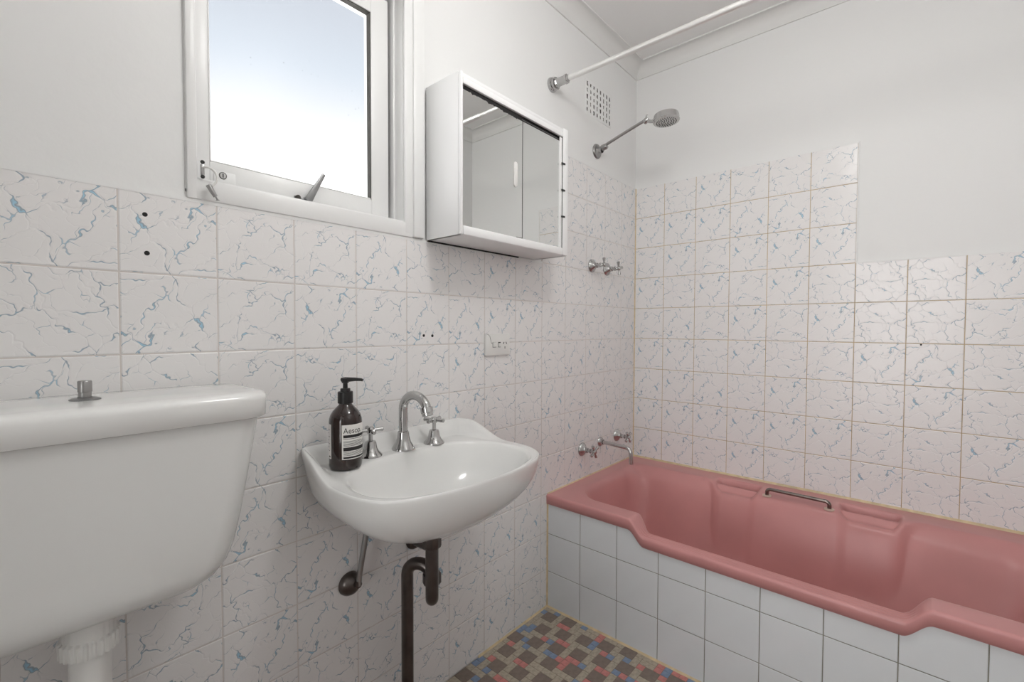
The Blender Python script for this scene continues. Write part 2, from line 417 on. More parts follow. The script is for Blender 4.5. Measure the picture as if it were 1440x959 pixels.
# old screw holes
def hole(parent, x, y, z, r, rot):
    MB().lathe([(0, .0003), (r*.8, .0004), (r, .0003), (r*1.02, -.001)], 16).build('screw_hole', DARK, parent, (x, y, z), rot, smooth=True)
for x, z, r in ((-1.995, 1.326, .0042), (-1.993, 1.254, .0044), (-1.345, 1.092, .0042), (-1.313, 1.091, .0044)):
    hole(wall_left, x, 0, z, r, OUT)
hole(wall_right, 0, -1.103, 1.06, .003, (0, -PI/2, 0)); hole(wall_right, 0, -.69, .745, .0022, (0, -PI/2, 0))

# ------------------------------------------------------------------ floor mosaic
U = .0247
occ = {}
pieces = []
IX0, IX1, IY0, IY1 = -88, 0, -61, 0
RM = random.Random(11)
OXM, OYM = BX, .0
def free(i, j): return (i, j) not in occ and IX0 <= i < IX1 and IY0 <= j < IY1
for p in range(-60, 60):
    for q in range(-60, 60):
        i, j = 3*p-q-1, p+3*q+1
        c4 = [(i, j), (i+1, j), (i, j+1), (i+1, j+1)]
        if all(free(*c) for c in c4):
            for c in c4: occ[c] = 1
            pieces.append((i, j, 2, 2, 'brown'))
cells = [(i, j) for i in range(IX0, IX1) for j in range(IY0, IY1)]
for (i, j) in cells:
    if (i, j) in occ: continue
    q = RM.random(); done = False
    opts = [(2, 1), (1, 2)]; RM.shuffle(opts)
    if q < .40:
        for w_, h_ in opts:
            cc = [(i+a, j+b) for a in range(w_) for b in range(h_)]
            if all(free(*c) for c in cc):
                for c in cc: occ[c] = 1
                pieces.append((i, j, w_, h_, 'beige')); done = True; break
    if not done:
        occ[(i, j)] = 1
        pieces.append((i, j, 1, 1, RM.choice(['pink', 'pink', 'pink', 'blue', 'blue', 'beige'])))
MOS = {'brown': BROWN, 'beige': BEIGE, 'pink': ROSE, 'blue': BLUE}
def mosaic_geo(w_, h_):
    a, c = w_*U/2-.0007, h_*U/2-.0007; e_ = .0007
    vs = [(-a, -c, -.002), (a, -c, -.002), (a, c, -.002), (-a, c, -.002), (-a, -c, -.0005), (a, -c, -.0005), (a, c, -.0005), (-a, c, -.0005),
          (-a+e_, -c+e_, 0), (a-e_, -c+e_, 0), (a-e_, c-e_, 0), (-a+e_, c-e_, 0)]
    fs = [(8, 9, 10, 11)]+[(r+k, r+(k+1) % 4, r+4+(k+1) % 4, r+4+k) for r in (0, 4) for k in range(4)]
    return vs, fs
_mm = {}
single = []; rest = {}
for pc in pieces:
    i, j, w_, h_, c_ = pc
    x, y = OXM+(i+w_/2)*U, OYM+(j+h_/2)*U
    key = (-(x-BX))/.50+(-y)/.62
    single.append((key, pc, x, y))
single.sort(key=lambda s: s[0])
for n, (key, pc, x, y) in enumerate(single):
    i, j, w_, h_, c_ = pc
    vs, fs = mosaic_geo(w_, h_)
    z = RM.uniform(-.0003, .0002)
    if key < 1.35 and n < 260:
        k = (w_, h_, c_)
        if k not in _mm:
            me = bpy.data.meshes.new('mosaic_tile'); me.from_pydata(vs, [], fs); me.update(); me.materials.append(MOS[c_]); _mm[k] = me
        link('mosaic_tile', _mm[k], None, floor, (x, y, z))
    else:
        m = rest.setdefault(c_, MB()); m.add([(v[0]+x, v[1]+y, v[2]+z) for v in vs], fs)
for c_, m in rest.items():
    o = mesh_obj('mosaic_field', m.v, m.f, MOS[c_], floor); o['kind'] = 'stuff'
MB().prism([(BX, -.001), (BX-.006, -.001), (BX, .006)], 'y', 0, YS).build('sealant', SEALANT, floor)

# ------------------------------------------------------------------ window
win = thing('window_1', 'white timber awning window with a frosted glass pane above the tiles', 'window', ((WX0+WX1)/2, PAINT, WZ0))
win['kind'] = 'structure'
wx, wy, wz = win.location
def wbox(name, mat, bevel, *bs, parent=None, smooth=False):
    m = MB()
    for x0, x1, y0, y1, z0, z1 in bs: m.box(x0-wx, x1-wx, y0-wy, y1-wy, z0-wz, z1-wz)
    return m.build(name, mat, parent or win, bevel=bevel)
AY = -.005
wbox('architrave', GLOSS, .003, (-1.928, -1.911, AY, .004, 1.372, 2.12))
wbox('architrave', GLOSS, .003, (-1.413, -1.384, AY, .004, 1.382, 2.12))
wbox('architrave', GLOSS, .005, (-1.386, -1.347, AY-.006, .004, 1.374, 2.12))
wbox('architrave', GLOSS, .003, (-1.911, -1.413, AY, .004, 2.06, 2.12))
wbox('sill', GLOSS, .004, (-1.926, -1.384, AY+.0005, .012, 1.372, 1.414), (-1.915, -1.405, .004, .10, 1.39, 1.418))
wbox('jamb', GLOSS, .002, (-1.93, -1.908, .004, .12, 1.39, 2.09))
wbox('jamb', GLOSS, .002, (-1.414, -1.372, .004, .045, 1.39, 2.09), (-1.420, -1.372, .040, .12, 1.39, 2.09))
wbox('head', GLOSS, .002, (-1.92, -1.38, .004, .12, 2.06, 2.09))
SX0, SX1, SZ0, SZ1 = -1.906, -1.431, 1.424, 2.035
GX0, GX1, GZ0, GZ1 = -1.874, -1.486, 1.470, 1.978
sash = wbox('sash', GLOSS, .003, (SX0, GX0, .048, .085, SZ0, SZ1), (GX1, SX1, .048, .085, SZ0, SZ1), (GX0-.001, GX1+.001, .048, .085, SZ0, GZ0), (GX0-.001, GX1+.001, .048, .085, GZ1, SZ1))
wbox('glass_pane', FROST, 0, (GX0-.004, GX1+.004, .066, .070, GZ0-.004, GZ1+.004), parent=win)
wbox('glazing_bead', GREYDARK, 0, (GX1-.0022, GX1-.0005, .050, .066, GZ0, GZ1), (GX0, GX1, .050, .066, GZ1-.0025, GZ1-.0005), parent=win)
wbox('glazing_putty', GLOSS, .001, (GX0, GX0+.003, .050, .066, GZ0, GZ1), (GX0, GX1, .050, .066, GZ0, GZ0+.003), parent=win)
# dark strips painted in for the shade between sash and jamb
wbox('sash_gap_shade', DARK, 0, (-1.431, -1.4195, .075, .08, 1.43, 2.06), (-1.90, -1.42, .075, .08, 2.035, 2.06), parent=win)
# latch handle
lt = MB().box(-1.699-wx, -1.661-wx, .0405-wy, .048-wy, 1.424-wz, 1.434-wz).build('latch_base', GREYMETAL, win, bevel=.002)
lv = MB(); P0 = Vector((-1.668, .036, 1.428)); P1 = Vector((-1.632, .028, 1.497))
dd = (P1-P0).normalized(); sd = Vector((dd.z, 0, -dd.x))
ring = lambda c, hw, ht: [c+sd*hw+Vector((0, ht, 0)), c-sd*hw+Vector((0, ht, 0)), c-sd*hw-Vector((0, ht, 0)), c+sd*hw-Vector((0, ht, 0))]
lv.loft([[p-Vector((wx, wy, wz)) for p in ring(P0-dd*.004, .009, .005)], [p-Vector((wx, wy, wz)) for p in ring(P0.lerp(P1, .3), .0075, .003)], [p-Vector((wx, wy, wz)) for p in ring(P1, .0042, .002)]], True, True)
lv.build('latch_lever', GREYMETAL, win, bevel=.0012)
MB().lathe([(0, .007), (.005, .0065), (.0065, .004), (.0065, 0)], 16).build('latch_screw', GREYDARK, win, (-1.692-wx, .041-wy, 1.429-wz), OUT, smooth=True)
# key lock on the bottom rail
MB().box(-1.868-wx, -1.826-wx, .0445-wy, .048-wy, 1.426-wz, 1.452-wz).build('lock_plate', GLOSS, win, bevel=.0015)
lk = MB().lathe([(0, .0015), (.0058, .0015), (.0065, 0)], 20).build('lock_cylinder', SATIN, win, (-1.851-wx, .0445-wy, 1.443-wz), OUT, smooth=True)
MB().lathe([(.0062, .0012), (.0066, .0018), (.0073, .0018), (.0077, 0)], 20).build('lock_ring', GREYDARK, win, (-1.851-wx, .0445-wy, 1.443-wz), OUT, smooth=True)
MB().box(-.0011, .0011, -.0042, .0042, .0014, .0019).build('keyhole', BLACK, lk)
# restrictor: bracket on the jamb, white cable and a metal end fitting hanging down
rs = thing('window_restrictor', 'white looped window restrictor cable with metal end fitting at the sash corner', 'restrictor', (-1.903, -.008, 1.43))
MB().box(-.003, .003, -.003, .003, -.010, .012).build('bracket', SATIN, rs, bevel=.001)
MB().lathe([(0, .004), (.003, .0035), (.004, .001), (.004, 0)], 12).build('screw', BLACK, rs, (0, -.001, .016), OUT, smooth=True)
MB().lathe([(0, .004), (.003, .0035), (.004, .001), (.004, 0)], 12).build('screw', BLACK, rs, (0, -.001, -.013), OUT, smooth=True)
MB().tube(smooth_path([(0, -.004, .005), (.008, -.009, .006), (.017, -.012, .0), (.022, -.013, -.010), (.021, -.013, -.020), (.015, -.012, -.029), (.010, -.011, -.034)], 6), .0022, 8).build('cable', PLASTIC, rs, smooth=True)
MB().tube([(.007, -.011, -.030), (.013, -.012, -.041), (.019, -.0125, -.051)], [.0052, .0050, .0040], 12).build('end_fitting', SATIN, rs, smooth=True)
MB().tube([(.019, -.0125, -.051), (.022, -.0125, -.056), (.0225, -.0125, -.058)], [.0016, .0016, .004], 10).build('stud', SATIN, rs, smooth=True)

# ------------------------------------------------------------------ bath
BL = -YS-.004
bath = thing('bathtub', 'pink enamelled bathtub with a dipped front rim', 'bathtub', (-.37, -.745, 0))
bo = bath.location
Z0 = .455
def dipf(a): return sstep(.352, .412, a)*(1-sstep(1.078, 1.138, a))
def rr_sd(a, b, a0, a1, b0, b1, r):
    qx, qy = abs(a-(a0+a1)/2)-(a1-a0)/2+r, abs(b-(b0+b1)/2)-(b1-b0)/2+r
    return -(math.hypot(max(qx, 0), max(qy, 0))+min(max(qx, qy), 0)-r)
def soft(x, k):
    return x if x/k > 30 else (0 if x/k < -30 else k*math.log1p(math.exp(x/k)))
def bath_z(a, b):
    dip = dipf(a)
    zr = Z0-.050*dip*sstep(.45, .66, b)
    bf = .655+.024*dip
    sd0 = rr_sd(a, b, .085, 1.405, .156, bf, .105)
    d = soft(sd0, .0045)
    wend = .15*sstep(1.0, 1.4, a)
    u = min(1, d/(.150+wend+.07*(1-sstep(.22, .42, b))))
    z = zr-.335*(1-(1-u)**1.95)
    z -= .045*sstep(.100, .168, b)*(1-sstep(.25, .45, b))*sstep(.05, .14, a)
    # ledge with two soap trays and the handle on the wall side
    led = sstep(.395, .49, a)*(1-sstep(1.035, 1.135, a))
    if led > 0 and b < .4:
        lip = .112+.060*led
        zl = Z0-.010*sstep(.10, .19, b)
        for t0, t1 in ((.440, .625), (.880, 1.070)):
            f = sstep(t0, t0+.045, a)*(1-sstep(t1-.030, t1, a))
            zl -= f*(.046*sstep(.060, .078, b)-.022*sstep(.120, .155, b))
        e_ = soft(b-lip, .004)
        zl -= 3.2*e_
        k = .006; m_ = max(z, zl)
        zs = m_+k*math.log(math.exp((z-m_)/k)+math.exp((zl-m_)/k))-k*math.log(2)*(1 if abs(z-zl) < 1e-9 else math.exp(-abs(z-zl)/k))
        if b < lip+.002 and b > .06: z = min(zs, max(z, zl)) if led > .999 else max(z, zl)*(1)
        else: z = max(z, zl)
        if b <= .118: z = min(z, zl) if zl < Z0-.0005 else z
    # fine ridges along the dipped rim
    if dip > .5 and .695 < b < .733:
        z += .0016*math.cos((b-.695)/.0127*2*PI)*sstep(.5, .9, dip)
    return z
bs_ = [0, .006, .02, .035, .05, .06]
x = .065
while x < .31: bs_.append(x); x += .006
while x < .60: bs_.append(x); x += .012
while x < .68: bs_.append(x); x += .005
while x < .7345: bs_.append(x); x += .0021
as_ = []
x = 0.
while x < BL:
    as_.append(x); x += .006
as_.append(BL)
vs = []; nb = len(bs_); EX = 6
for a in as_:
    for b in bs_:
        vs.append((-b-bo.x, -a-bo.y, bath_z(a, b)))
    zt = bath_z(a, .7345); lb = .4175-.0465*dipf(a)
    for k in range(4):
        t = (k+1)/4*PI/2
        vs.append((-(.7345+.007*math.sin(t))-bo.x, -a-bo.y, zt-.008*(1-math.cos(t))))
    vs.append((-.7405-bo.x, -a-bo.y, lb)); vs.append((-.722-bo.x, -a-bo.y, lb-.002))
nc = nb+EX
fs = [(i*nc+k, i*nc+k+1, (i+1)*nc+k+1, (i+1)*nc+k) for i in range(len(as_)-1) for k in range(nc-1)]
shell = mesh_obj('tub_shell', vs, fs, PINK, bath, smooth=True)
def bath_pt(a, b, dz=0): return (-b-bo.x, -a-bo.y, bath_z(a, b)+dz)
# grab handle
ha, hb_ = (.655, .862), (.150, .152)
pa = Vector(bath_pt(ha[0], hb_[0])); pb = Vector(bath_pt(ha[1], hb_[1]))
hz = Vector((0, 0, .027))
gh = MB().tube(bend_path([pa, pa+hz, pb+hz, pb], .018, 8), .0068, 14).build('grab_handle', BRONZE, bath, smooth=True)
for pq in (pa, pb):
    MB().lathe([(.006, .003), (.010, .004), (.0155, .003), (.0165, -.002)], 24).build('handle_gasket', plain('old_gasket', lin(214, 190, 176), .6), gh, pq, smooth=True)
# waste bead of sealant along the wall
MB().prism([(0, .450), (-.006, .455), (0, .463)], 'y', 0, YS+.004).build('sealant', SEALANT, bath, (-bo.x, -bo.y, 0))
MB().prism([(0, .450), (-.004, .455), (0, .459)], 'x', BX, 0).build('sealant', SEALANT, bath, (-bo.x, -bo.y, 0))

# tiled bath front
panel = thing('bath_surround', 'low white-tiled panel across the front of the pink bath', 'bath panel', (BX, -.745, 0))
po = panel.location
top = [(0, .4165), (.357, .4165), (.404, .3715), (1.078, .3715), (1.136, .4225), (1.496, .4225)]
def topz(a):
    for (a0, z0), (a1, z1) in zip(top, top[1:]):
        if a0 <= a <= a1: return z0+(z1-z0)*(a-a0)/(a1-a0)
    return top[-1][1]
core = [(-a-po.y, z-.001) for a, z in top]+[(-1.496-po.y, 0), (0-po.y, 0)]
MB().prism(core, 'x', .002, .03).build('grout', GROUT_P, panel)
PT = .1535
for i in range(10):
    a0, a1 = i*PT, min((i+1)*PT, 1.496)
    if a1-a0 < .01: continue
    for r in range(3):
        g = JT/2
        if r < 2:
            z0, z1 = r*TH-.008*(r == 0)+.0, (r+1)*TH-.008
            poly = [(a0+g, z0+g+(.008 if r == 0 else 0)*1.0-(.008 if r else 0)*0), (a1-g, z0+g), (a1-g, z1-g), (a0+g, z1-g)]
            zl = (0 if r == 0 else r*TH-.008)+g
            poly = [(a0+g, zl), (a1-g, zl), (a1-g, z1-g), (a0+g, z1-g)]
        else:
            zl = 2*TH-.008+g
            poly = [(a0+g, zl), (a1-g, zl), (a1-g, topz(a1-g)-g)]
            mids = [(a, z-g) for a, z in top if a0+g < a < a1-g]
            poly += list(reversed(mids))+[(a0+g, topz(a0+g)-g)]
        c = (sum(p[0] for p in poly)/len(poly), sum(p[1] for p in poly)/len(poly))
        loc = (0, -c[0]-po.y, c[1])
        m = MB(); n = len(poly)
        def shr(p, d):
            sx_ = 1 if p[0] < c[0] else -1; sz_ = 1 if p[1] < c[1] else -1
            return (p[0]+sx_*d, p[1]+sz_*d)
        R0 = [(.003, -(p[0]-c[0]), p[1]-c[1]) for p in poly]
        R1 = [(.0010, -(p[0]-c[0]), p[1]-c[1]) for p in poly]
        R2 = [(0, -(shr(p, .0014)[0]-c[0]), shr(p, .0014)[1]-c[1]) for p in poly]
        m.loft([R0, R1, R2], False, True)
        m.build('tile', WTILE, panel, loc)

# ------------------------------------------------------------------ wash basin
XC = -1.4600
basin = thing('wash_basin', 'white ceramic wall-hung wash basin with oval bowl', 'basin', (XC, 0, .62))
BZ = .62
half = [(0.0, .249), (-.04, .262), (-.10, .269), (-.17, .272), (-.24, .272), (-.295, .262), (-.338, .236), (-.366, .195), (-.383, .135), (-.393, .07), (-.396, 0)]
hp = smooth_path([(h[1], h[0], 0) for h in half], 5)
outline = [(p.x, p.y) for p in hp]+[(-p.x, p.y) for p in reversed(hp[:-1])]
nbk = 22
outline += [(-.249+.498*k/nbk, 0) for k in range(1, nbk)]
# resample by equal arc length so rings stay tidy
def resample(poly, n):
    L = [0]
    for i in range(len(poly)): L.append(L[-1]+math.dist(poly[i], poly[(i+1) % len(poly)]))
    out = []; j = 0
    for k in range(n):
        t = L[-1]*k/n
        while L[j+1] < t: j += 1
        a, b = poly[j], poly[(j+1) % len(poly)]; f = (t-L[j])/max(1e-9, L[j+1]-L[j])
        out.append((a[0]+(b[0]-a[0])*f, a[1]+(b[1]-a[1])*f))
    return out
NB = 120
outl = resample(outline, NB)
BCX, BCY = 0, -.236
def zrim(y): # rim height along the side (back lip is raised)
    return .783+.047*(1-sstep(.03, .19, -y))
ang = [math.atan2(p[1]-BCY, p[0]-BCX) for p in outl]
def bowl_pt(t, s):
    ax, ay, nn = .240, .149, 2.35
    c, q = math.cos(t), math.sin(t)
    rr = (abs(c/ax)**nn+abs(q/ay)**nn)**(-1/nn)
    return (BCX+rr*c*s, BCY+rr*q*s)
def deck(x, y):
    return .7785+.010*(1-sstep(.05, .3, -y))
m = MB(); rings = []
# underside
for s, dz in ((.0, -.160), (.28, -.152), (.5, -.138), (.66, -.120), (.78, -.101), (.87, -.080), (.93, -.060), (.965, -.043), (.985, -.027), (.998, -.014)):
    rg = []
    for (x, y), t in zip(outl, ang):
        bx, by = .045*math.cos(t), -.185+.045*math.sin(t)
        px, py = bx+(x-bx)*s, by+(y-by)*s
        zb = .783+dz
        if s > .9:
            zb += (zrim(y)-.783)*sstep(.9, 1.0, s)
        rg.append((px, min(py, -.0005), zb-BZ))
    rings.append(rg)
for s, dz in ((1.0, -.006), (.9965, -.0015), (.988, 0), (.975, -.0012)):
    rg = []
    for (x, y) in outl:
        px, py = BCX+(x-BCX)*s, BCY+(y-BCY)*s
        rg.append((px, min(py, -.0005), zrim(y)+dz-BZ))
    rings.append(rg)
for f in (.12, .25, .42, .6, .78, .92):
    rg = []
    for (x, y), t in zip(outl, ang):
        ox, oy = BCX+(x-BCX)*.975, BCY+(y-BCY)*.975
        ix, iy = bowl_pt(t, 1.035)
        px, py = ox+(ix-ox)*f, oy+(iy-oy)*f
        dist = math.hypot(px-ox, py-oy)
        zz = deck(px, py)+(zrim(y)-.0012-deck(px, py))*(1-sstep(0, .034, dist))
        rg.append((px, min(py, -.0005), zz-BZ))
    rings.append(rg)
for s, dz in ((1.03, .0), (1.01, -.0015), (.99, -.006), (.965, -.016), (.92, -.036), (.84, -.064), (.73, -.088), (.58, -.107), (.4, -.119), (.22, -.125), (.09, -.128)):
    rg = []
    for t in ang:
        px, py = bowl_pt(t, s)
        rg.append((px, py+.045*(1-s)*.6, deck(px, py)+dz-BZ))
    rings.append(rg)
m.loft(rings, True, True)
m.build('basin_body', CERAMIC, basin, smooth=True, angle=60)
MB().lathe([(0, .002), (.012, .002), (.016, .0035), (.021, .002), (.022, 0)], 24).build('plug_hole', CHROME, basin, (0, -.21, .652-BZ+.0015), smooth=True)
MB().lathe([(0, .0004), (.0085, .0004), (.009, 0)], 16).build('maker_mark', plain('faded_print', lin(206, 196, 186), .5), basin, (.012, -.083, deck(0, -.083)-BZ+.0006), smooth=True)

def cross_handle(mbld, z, arm, r0, r1, ang0=0., n=4, hub=(.0095, .016)):
    hr, hh = hub
    mbld.lathe([(0, z-hh/2), (hr*.85, z-hh/2), (hr, z-hh/3), (hr, z+hh/4), (hr*.8, z+hh/2), (0, z+hh/2+.001)], 20)
    for k in range(n):
        a = ang0+k*2*PI/n; d = Vector((math.cos(a), math.sin(a), 0)); c = Vector((0, 0, z))
        mbld.tube([c+d*hr*.6, c+d*(hr+.004), c+d*(arm*.62), c+d*(arm-.002), c+d*arm], [r0, r0, (r0+r1)/2, r1, r1*.55], 12)
    return mbld

tz = .7900
def basin_tap(x, y, label, a0):
    t = thing('basin_tap', label, 'tap', (x, y, tz-.002), (0, 0, a0), 'chrome cross taps on the basin')
    MB().lathe([(.029, 0), (.029, .0025), (.027, .006), (.0205, .013), (.0165, .022), (.0145, .033), (.0125, .038), (.006, .0395)], 32).build('bell_base', CHROME, t, smooth=True)
    MB().lathe([(.0055, .039), (.0055, .060)], 16).build('spindle', CHROME, t, smooth=True)
    cross_handle(MB(), .066, .033, .0042, .0062, 0).build('cross_handle', CHROME, t, smooth=True)
    return t
basin_tap(-1.556, -.054, 'chrome cross-handled basin tap just behind the brown soap bottle', -.28)
basin_tap(-1.363, -.069, 'chrome cross-handled basin tap on the bath side of the basin spout', .35)
sp = thing('basin_spout', 'chrome gooseneck basin spout standing between the two cross taps', 'spout', (XC, -.059, tz-.002))
MB().lathe([(.0305, 0), (.0305, .0025), (.0275, .008), (.0205, .020), (.0165, .034), (.0150, .047), (.0125, .049)], 36).build('bell_base', CHROME, sp, smooth=True)
pts = [(0, 0, .045), (0, 0, .075), (0, 0, .105)]
for k in range(1, 15):
    a = PI-k/14*PI*.85; pts.append((0, -.052-.052*math.cos(a), .108+.042*math.sin(a)))
pts.append((pts[-1][0], pts[-1][1]-.0035, pts[-1][2]-.012))
MB().tube(smooth_path(pts, 3), .0118, 20).build('gooseneck', CHROME, sp, smooth=True)
q0 = Vector(pts[-1]); dv = (q0-Vector(pts[-2])).normalized()
MB().tube([q0-dv*.010, q0-dv*.009, q0+dv*.004, q0+dv*.006, q0+dv*.012, q0+dv*.013], [.0125, .0158, .0158, .0140, .0140, .011], 20).build('aerator', CHROME, sp, smooth=True)

# soap bottle
bz = .7876
bt = thing('soap_bottle', 'brown glass pump bottle with white label and black pump on the basin', 'soap bottle', (-1.645, -.093, bz))
MB().lathe([(0, 0), (.030, 0), (.0345, .002), (.0365, .007), (.0370, .014), (.0370, .108), (.0362, .116), (.0335, .125), (.028, .134), (.0205, .142), (.0155, .147), (.0138, .151), (.0138, .158), (0, .158)], 48).build('glass_body', AMBER, bt, smooth=True)
MB().lathe([(.0145, .151), (.0172, .1515), (.0172, .176), (.0165, .178), (.0112, .1785), (.0112, .184), (.0105, .1855), (.0055, .186), (.0052, .198), (.0078, .1985), (.0082, .2035), (.0075, .2085), (0, .2090)], 40).build('pump_collar', BLACK, bt, smooth=True)
fc = Vector((-.479, -.877, 0)); rt = Vector((.877, -.479, 0))
nz = rt*.98+fc*.2; nz.normalize()
MB().tube([Vector((0, 0, .2045))-nz*.010, Vector((0, 0, .2050))-nz*.008, Vector((0, 0, .2055)), Vector((0, 0, .2062))+nz*.022, Vector((0, 0, .2052))+nz*.036, Vector((0, 0, .2035))+nz*.040], [.003, .0055, .006, .0042, .0036, .003], 12).build('pump_head', BLACK, bt, smooth=True)
RL = .03725
def on_bottle(phi, z, r=RL):
    d = fc*math.cos(phi)+rt*math.sin(phi); return Vector((d.x*r, d.y*r, z))
def patch(name, p0, p1, z0, z1, mat, parent, r=RL):
    n = max(3, int(abs(p1-p0)/.08)); vs = []; fs = []
    for k in range(n+1):
        ph = p0+(p1-p0)*k/n; vs += [on_bottle(ph, z0, r), on_bottle(ph, z1, r)]
    for k in range(n): fs.append((2*k, 2*k+2, 2*k+3, 2*k+1))
    return mesh_obj(name, vs, fs, mat, parent, smooth=True)
R_ = math.radians
lb = patch('label', R_(-13), R_(108), .027, .106, PAPER, bt)
lb2 = patch('label', R_(-160), R_(-57), .027, .106, PAPER, bt)
def ink(p0, p1, z0, z1, parent=lb): patch('print', R_(p0), R_(p1), z0, z1, INK, parent, RL+.00025)
ink(-8, 100, .0765, .0830); ink(-8, 88, .0735, .0745)
for k, zz in enumerate((.068, .0655)): ink(-8, 60+20*k, zz, zz+.0009)
for k, zz in enumerate((.0625, .060, .0575)): ink(-8, 90-12*k, zz, zz+.0010)
ink(-8, 100, .0465, .0548)
for k, zz in enumerate((.0435, .041, .0385, .036)): ink(-8, 96-14*(k % 3), zz, zz+.0009)
ink(-8, 100, .0292, .0332)
ink(-72, -62, .030, .034, lb2)
for k in range(7): ink(-120, -66-5*(k % 2), .045+.008*k, .046+.008*k, lb2)
fcv = bpy.data.curves.new('wordmark', 'FONT'); fcv.body = 'Aesop.'; fcv.size = .0185
fo = bpy.data.objects.new('wordmark', fcv); COL.objects.link(fo)
dg = bpy.context.evaluated_depsgraph_get()
me = bpy.data.meshes.new_from_object(fo.evaluated_get(dg)); bpy.data.objects.remove(fo)
for v in me.vertices:
    v.co = on_bottle(R_(-8)+v.co.x*.88/RL, .0865+v.co.y, RL+.0003)
me.materials.clear(); me.materials.append(INK)
link('wordmark', me, INK, lb)

# waste trap: down, U-bend towards the wall, over and down to the floor
tr = thing('waste_trap', 'tarnished S-bend waste pipe under the basin running to the floor', 'pipe', (XC, -.075, 0))
o_ = Vector((0, -.075, 0))
L_ = lambda *p: [Vector(q)-o_ for q in p]
bx_, by_ = .031, -.141                       # rising leg stands behind the front leg
MB().lathe([(.017, 0), (.0225, .002), (.0245, .008), (.0245, .030), (.022, .034)], 10).build('slip_nut', OLDPIPE, tr, L_((0, -.180, .558))[0], (0, 0, .3), smooth=True, angle=25)
ub = []
for k in range(11):
    a = PI*k/10; f = (1-math.cos(a))/2; ub.append((bx_*f, -.180+(by_+.180)*f, .440-.025*math.sin(a)))
MB().tube(L_((0, -.180, .605), (0, -.180, .46), *ub, (bx_, by_, .455), (bx_, by_, .46)), .0165, 22).build('u_bend', OLDPIPE, tr, smooth=True)
ob = []
for k in range(13):
    a = PI*k/12; f = (1-math.cos(a))/2; ob.append((bx_*(1-f), by_+(-.075-by_)*f, .452+.034*math.sin(a)))
MB().tube(L_((bx_, by_, .445), *ob, (0, -.075, .43), (0, -.075, .25), (0, -.075, .0)), .0162, 22).build('down_pipe', OLDPIPE, tr, smooth=True)
MB().lathe([(.017, 0), (.0245, .002), (.0245, .026), (.017, .029)], 8).build('union_nut', OLDPIPE, tr, L_((bx_, by_, .438))[0], smooth=True, angle=25)
wf = MB().lathe([(.030, 0), (.031, .004), (.026, .010), (.018, .013), (.0165, .06), (0, .06)], 24).build('wall_flange', OLDPIPE, tr, L_((.078, 0, .500))[0], OUT, smooth=True)
# stop valve with riser tube
sv = thing('stop_valve', 'chrome stop valve on the wall with a thin riser tube to the basin', 'valve', (-1.588, -.0, .453), OUT)
MB().lathe([(.029, 0), (.0305, .003), (.0295, .009), (.025, .017), (.017, .023), (.008, .026), (0, .027)], 32).build('dome', OLDPIPE, sv, smooth=True)
MB().lathe([(0, .036), (.009, .035), (.010, .02), (.010, .01)], 16).build('outlet', OLDPIPE, sv, (.008, .004, 0), smooth=True)
MB().tube([(.010, .0, .030), (.013, .03, .030), (.024, .09, .032), (.034, .150, .034), (.038, .2, .036)], .0072, 12).build('riser_tube', SATIN, sv, smooth=True)

# ------------------------------------------------------------------ toilet cistern and pan
CX = -2.095
cs = thing('toilet_cistern', 'white ceramic toilet cistern mounted on the tiled wall', 'cistern', (CX, 0, .64))
CZ = .64
def rrect(hx, y0, y1, r, n=10, bow=0.):
    """rounded rectangle ring, counter-clockwise"""
    out = []; cy = (y0+y1)/2; hy = abs(y1-y0)/2; r = min(r, hx*.98, hy*.98)
    for sx_, sy_, a0 in ((1, 1, 0), (-1, 1, PI/2), (-1, -1, PI), (1, -1, 1.5*PI)):
        for k in range(n+1):
            a = a0+PI/2*k/n
            px, py = sx_*(hx-r)+r*math.cos(a), cy+sy_*(hy-r)+r*math.sin(a)
            if py < cy: py -= bow*(1-(px/hx)**2)*((cy-py)/hy)
            out.append((px, py))
        # straight edge subdivisions
    return out
m = MB(); rings = []
for z, hx, yf, r in ((.656, .060, -.118, .05), (.657, .105, -.142, .05), (.661, .135, -.160, .05), (.668, .155, -.174, .05), (.680, .171, -.185, .05), (.700, .184, -.192, .048), (.73, .194, -.196, .046), (.78, .204, -.199, .044), (.86, .217, -.202, .042), (.93, .228, -.204, .040), (.956, .232, -.205, .040)):
    rings.append([(px, py, z-CZ) for px, py in rrect(hx, -.006, yf, r, 10, .006)])
m.loft(rings, True, True); m.build('tank_body', CERAMIC2, cs, smooth=True, angle=60)
m = MB(); rings = []
for z, hx, yf, r, yb in ((.957, .236, -.206, .045, -.004), (.9535, .242, -.212, .048, -.003), (.955, .2445, -.2145, .05, -.003), (.986, .2465, -.216, .052, -.003), (.9915, .2455, -.215, .052, -.004), (.9955, .2420, -.2115, .050, -.007), (.9982, .236, -.205, .048, -.011), (.9998, .226, -.195, .044, -.018), (1.0005, .15, -.14, .03, -.06)):
    rings.append([(px, py, z-CZ) for px, py in rrect(hx, yb, yf, r, 10, .008)])
m.loft(rings, True, True); m.build('tank_lid', CERAMIC, cs, smooth=True, angle=60)
fk = MB().lathe([(.0190, 0), (.0190, .0015), (.015, .003), (.009, .0035), (.009, .0045)], 28).build('flush_plate', GREYMETAL, cs, (0, -.115, 1.0005-CZ), smooth=True)
MB().lathe([(.0080, .004), (.0080, .012), (.0088, .0125), (.0088, .0285), (.0080, .030), (0, .030)], 24).build('flush_knob', SATIN, fk, smooth=True)
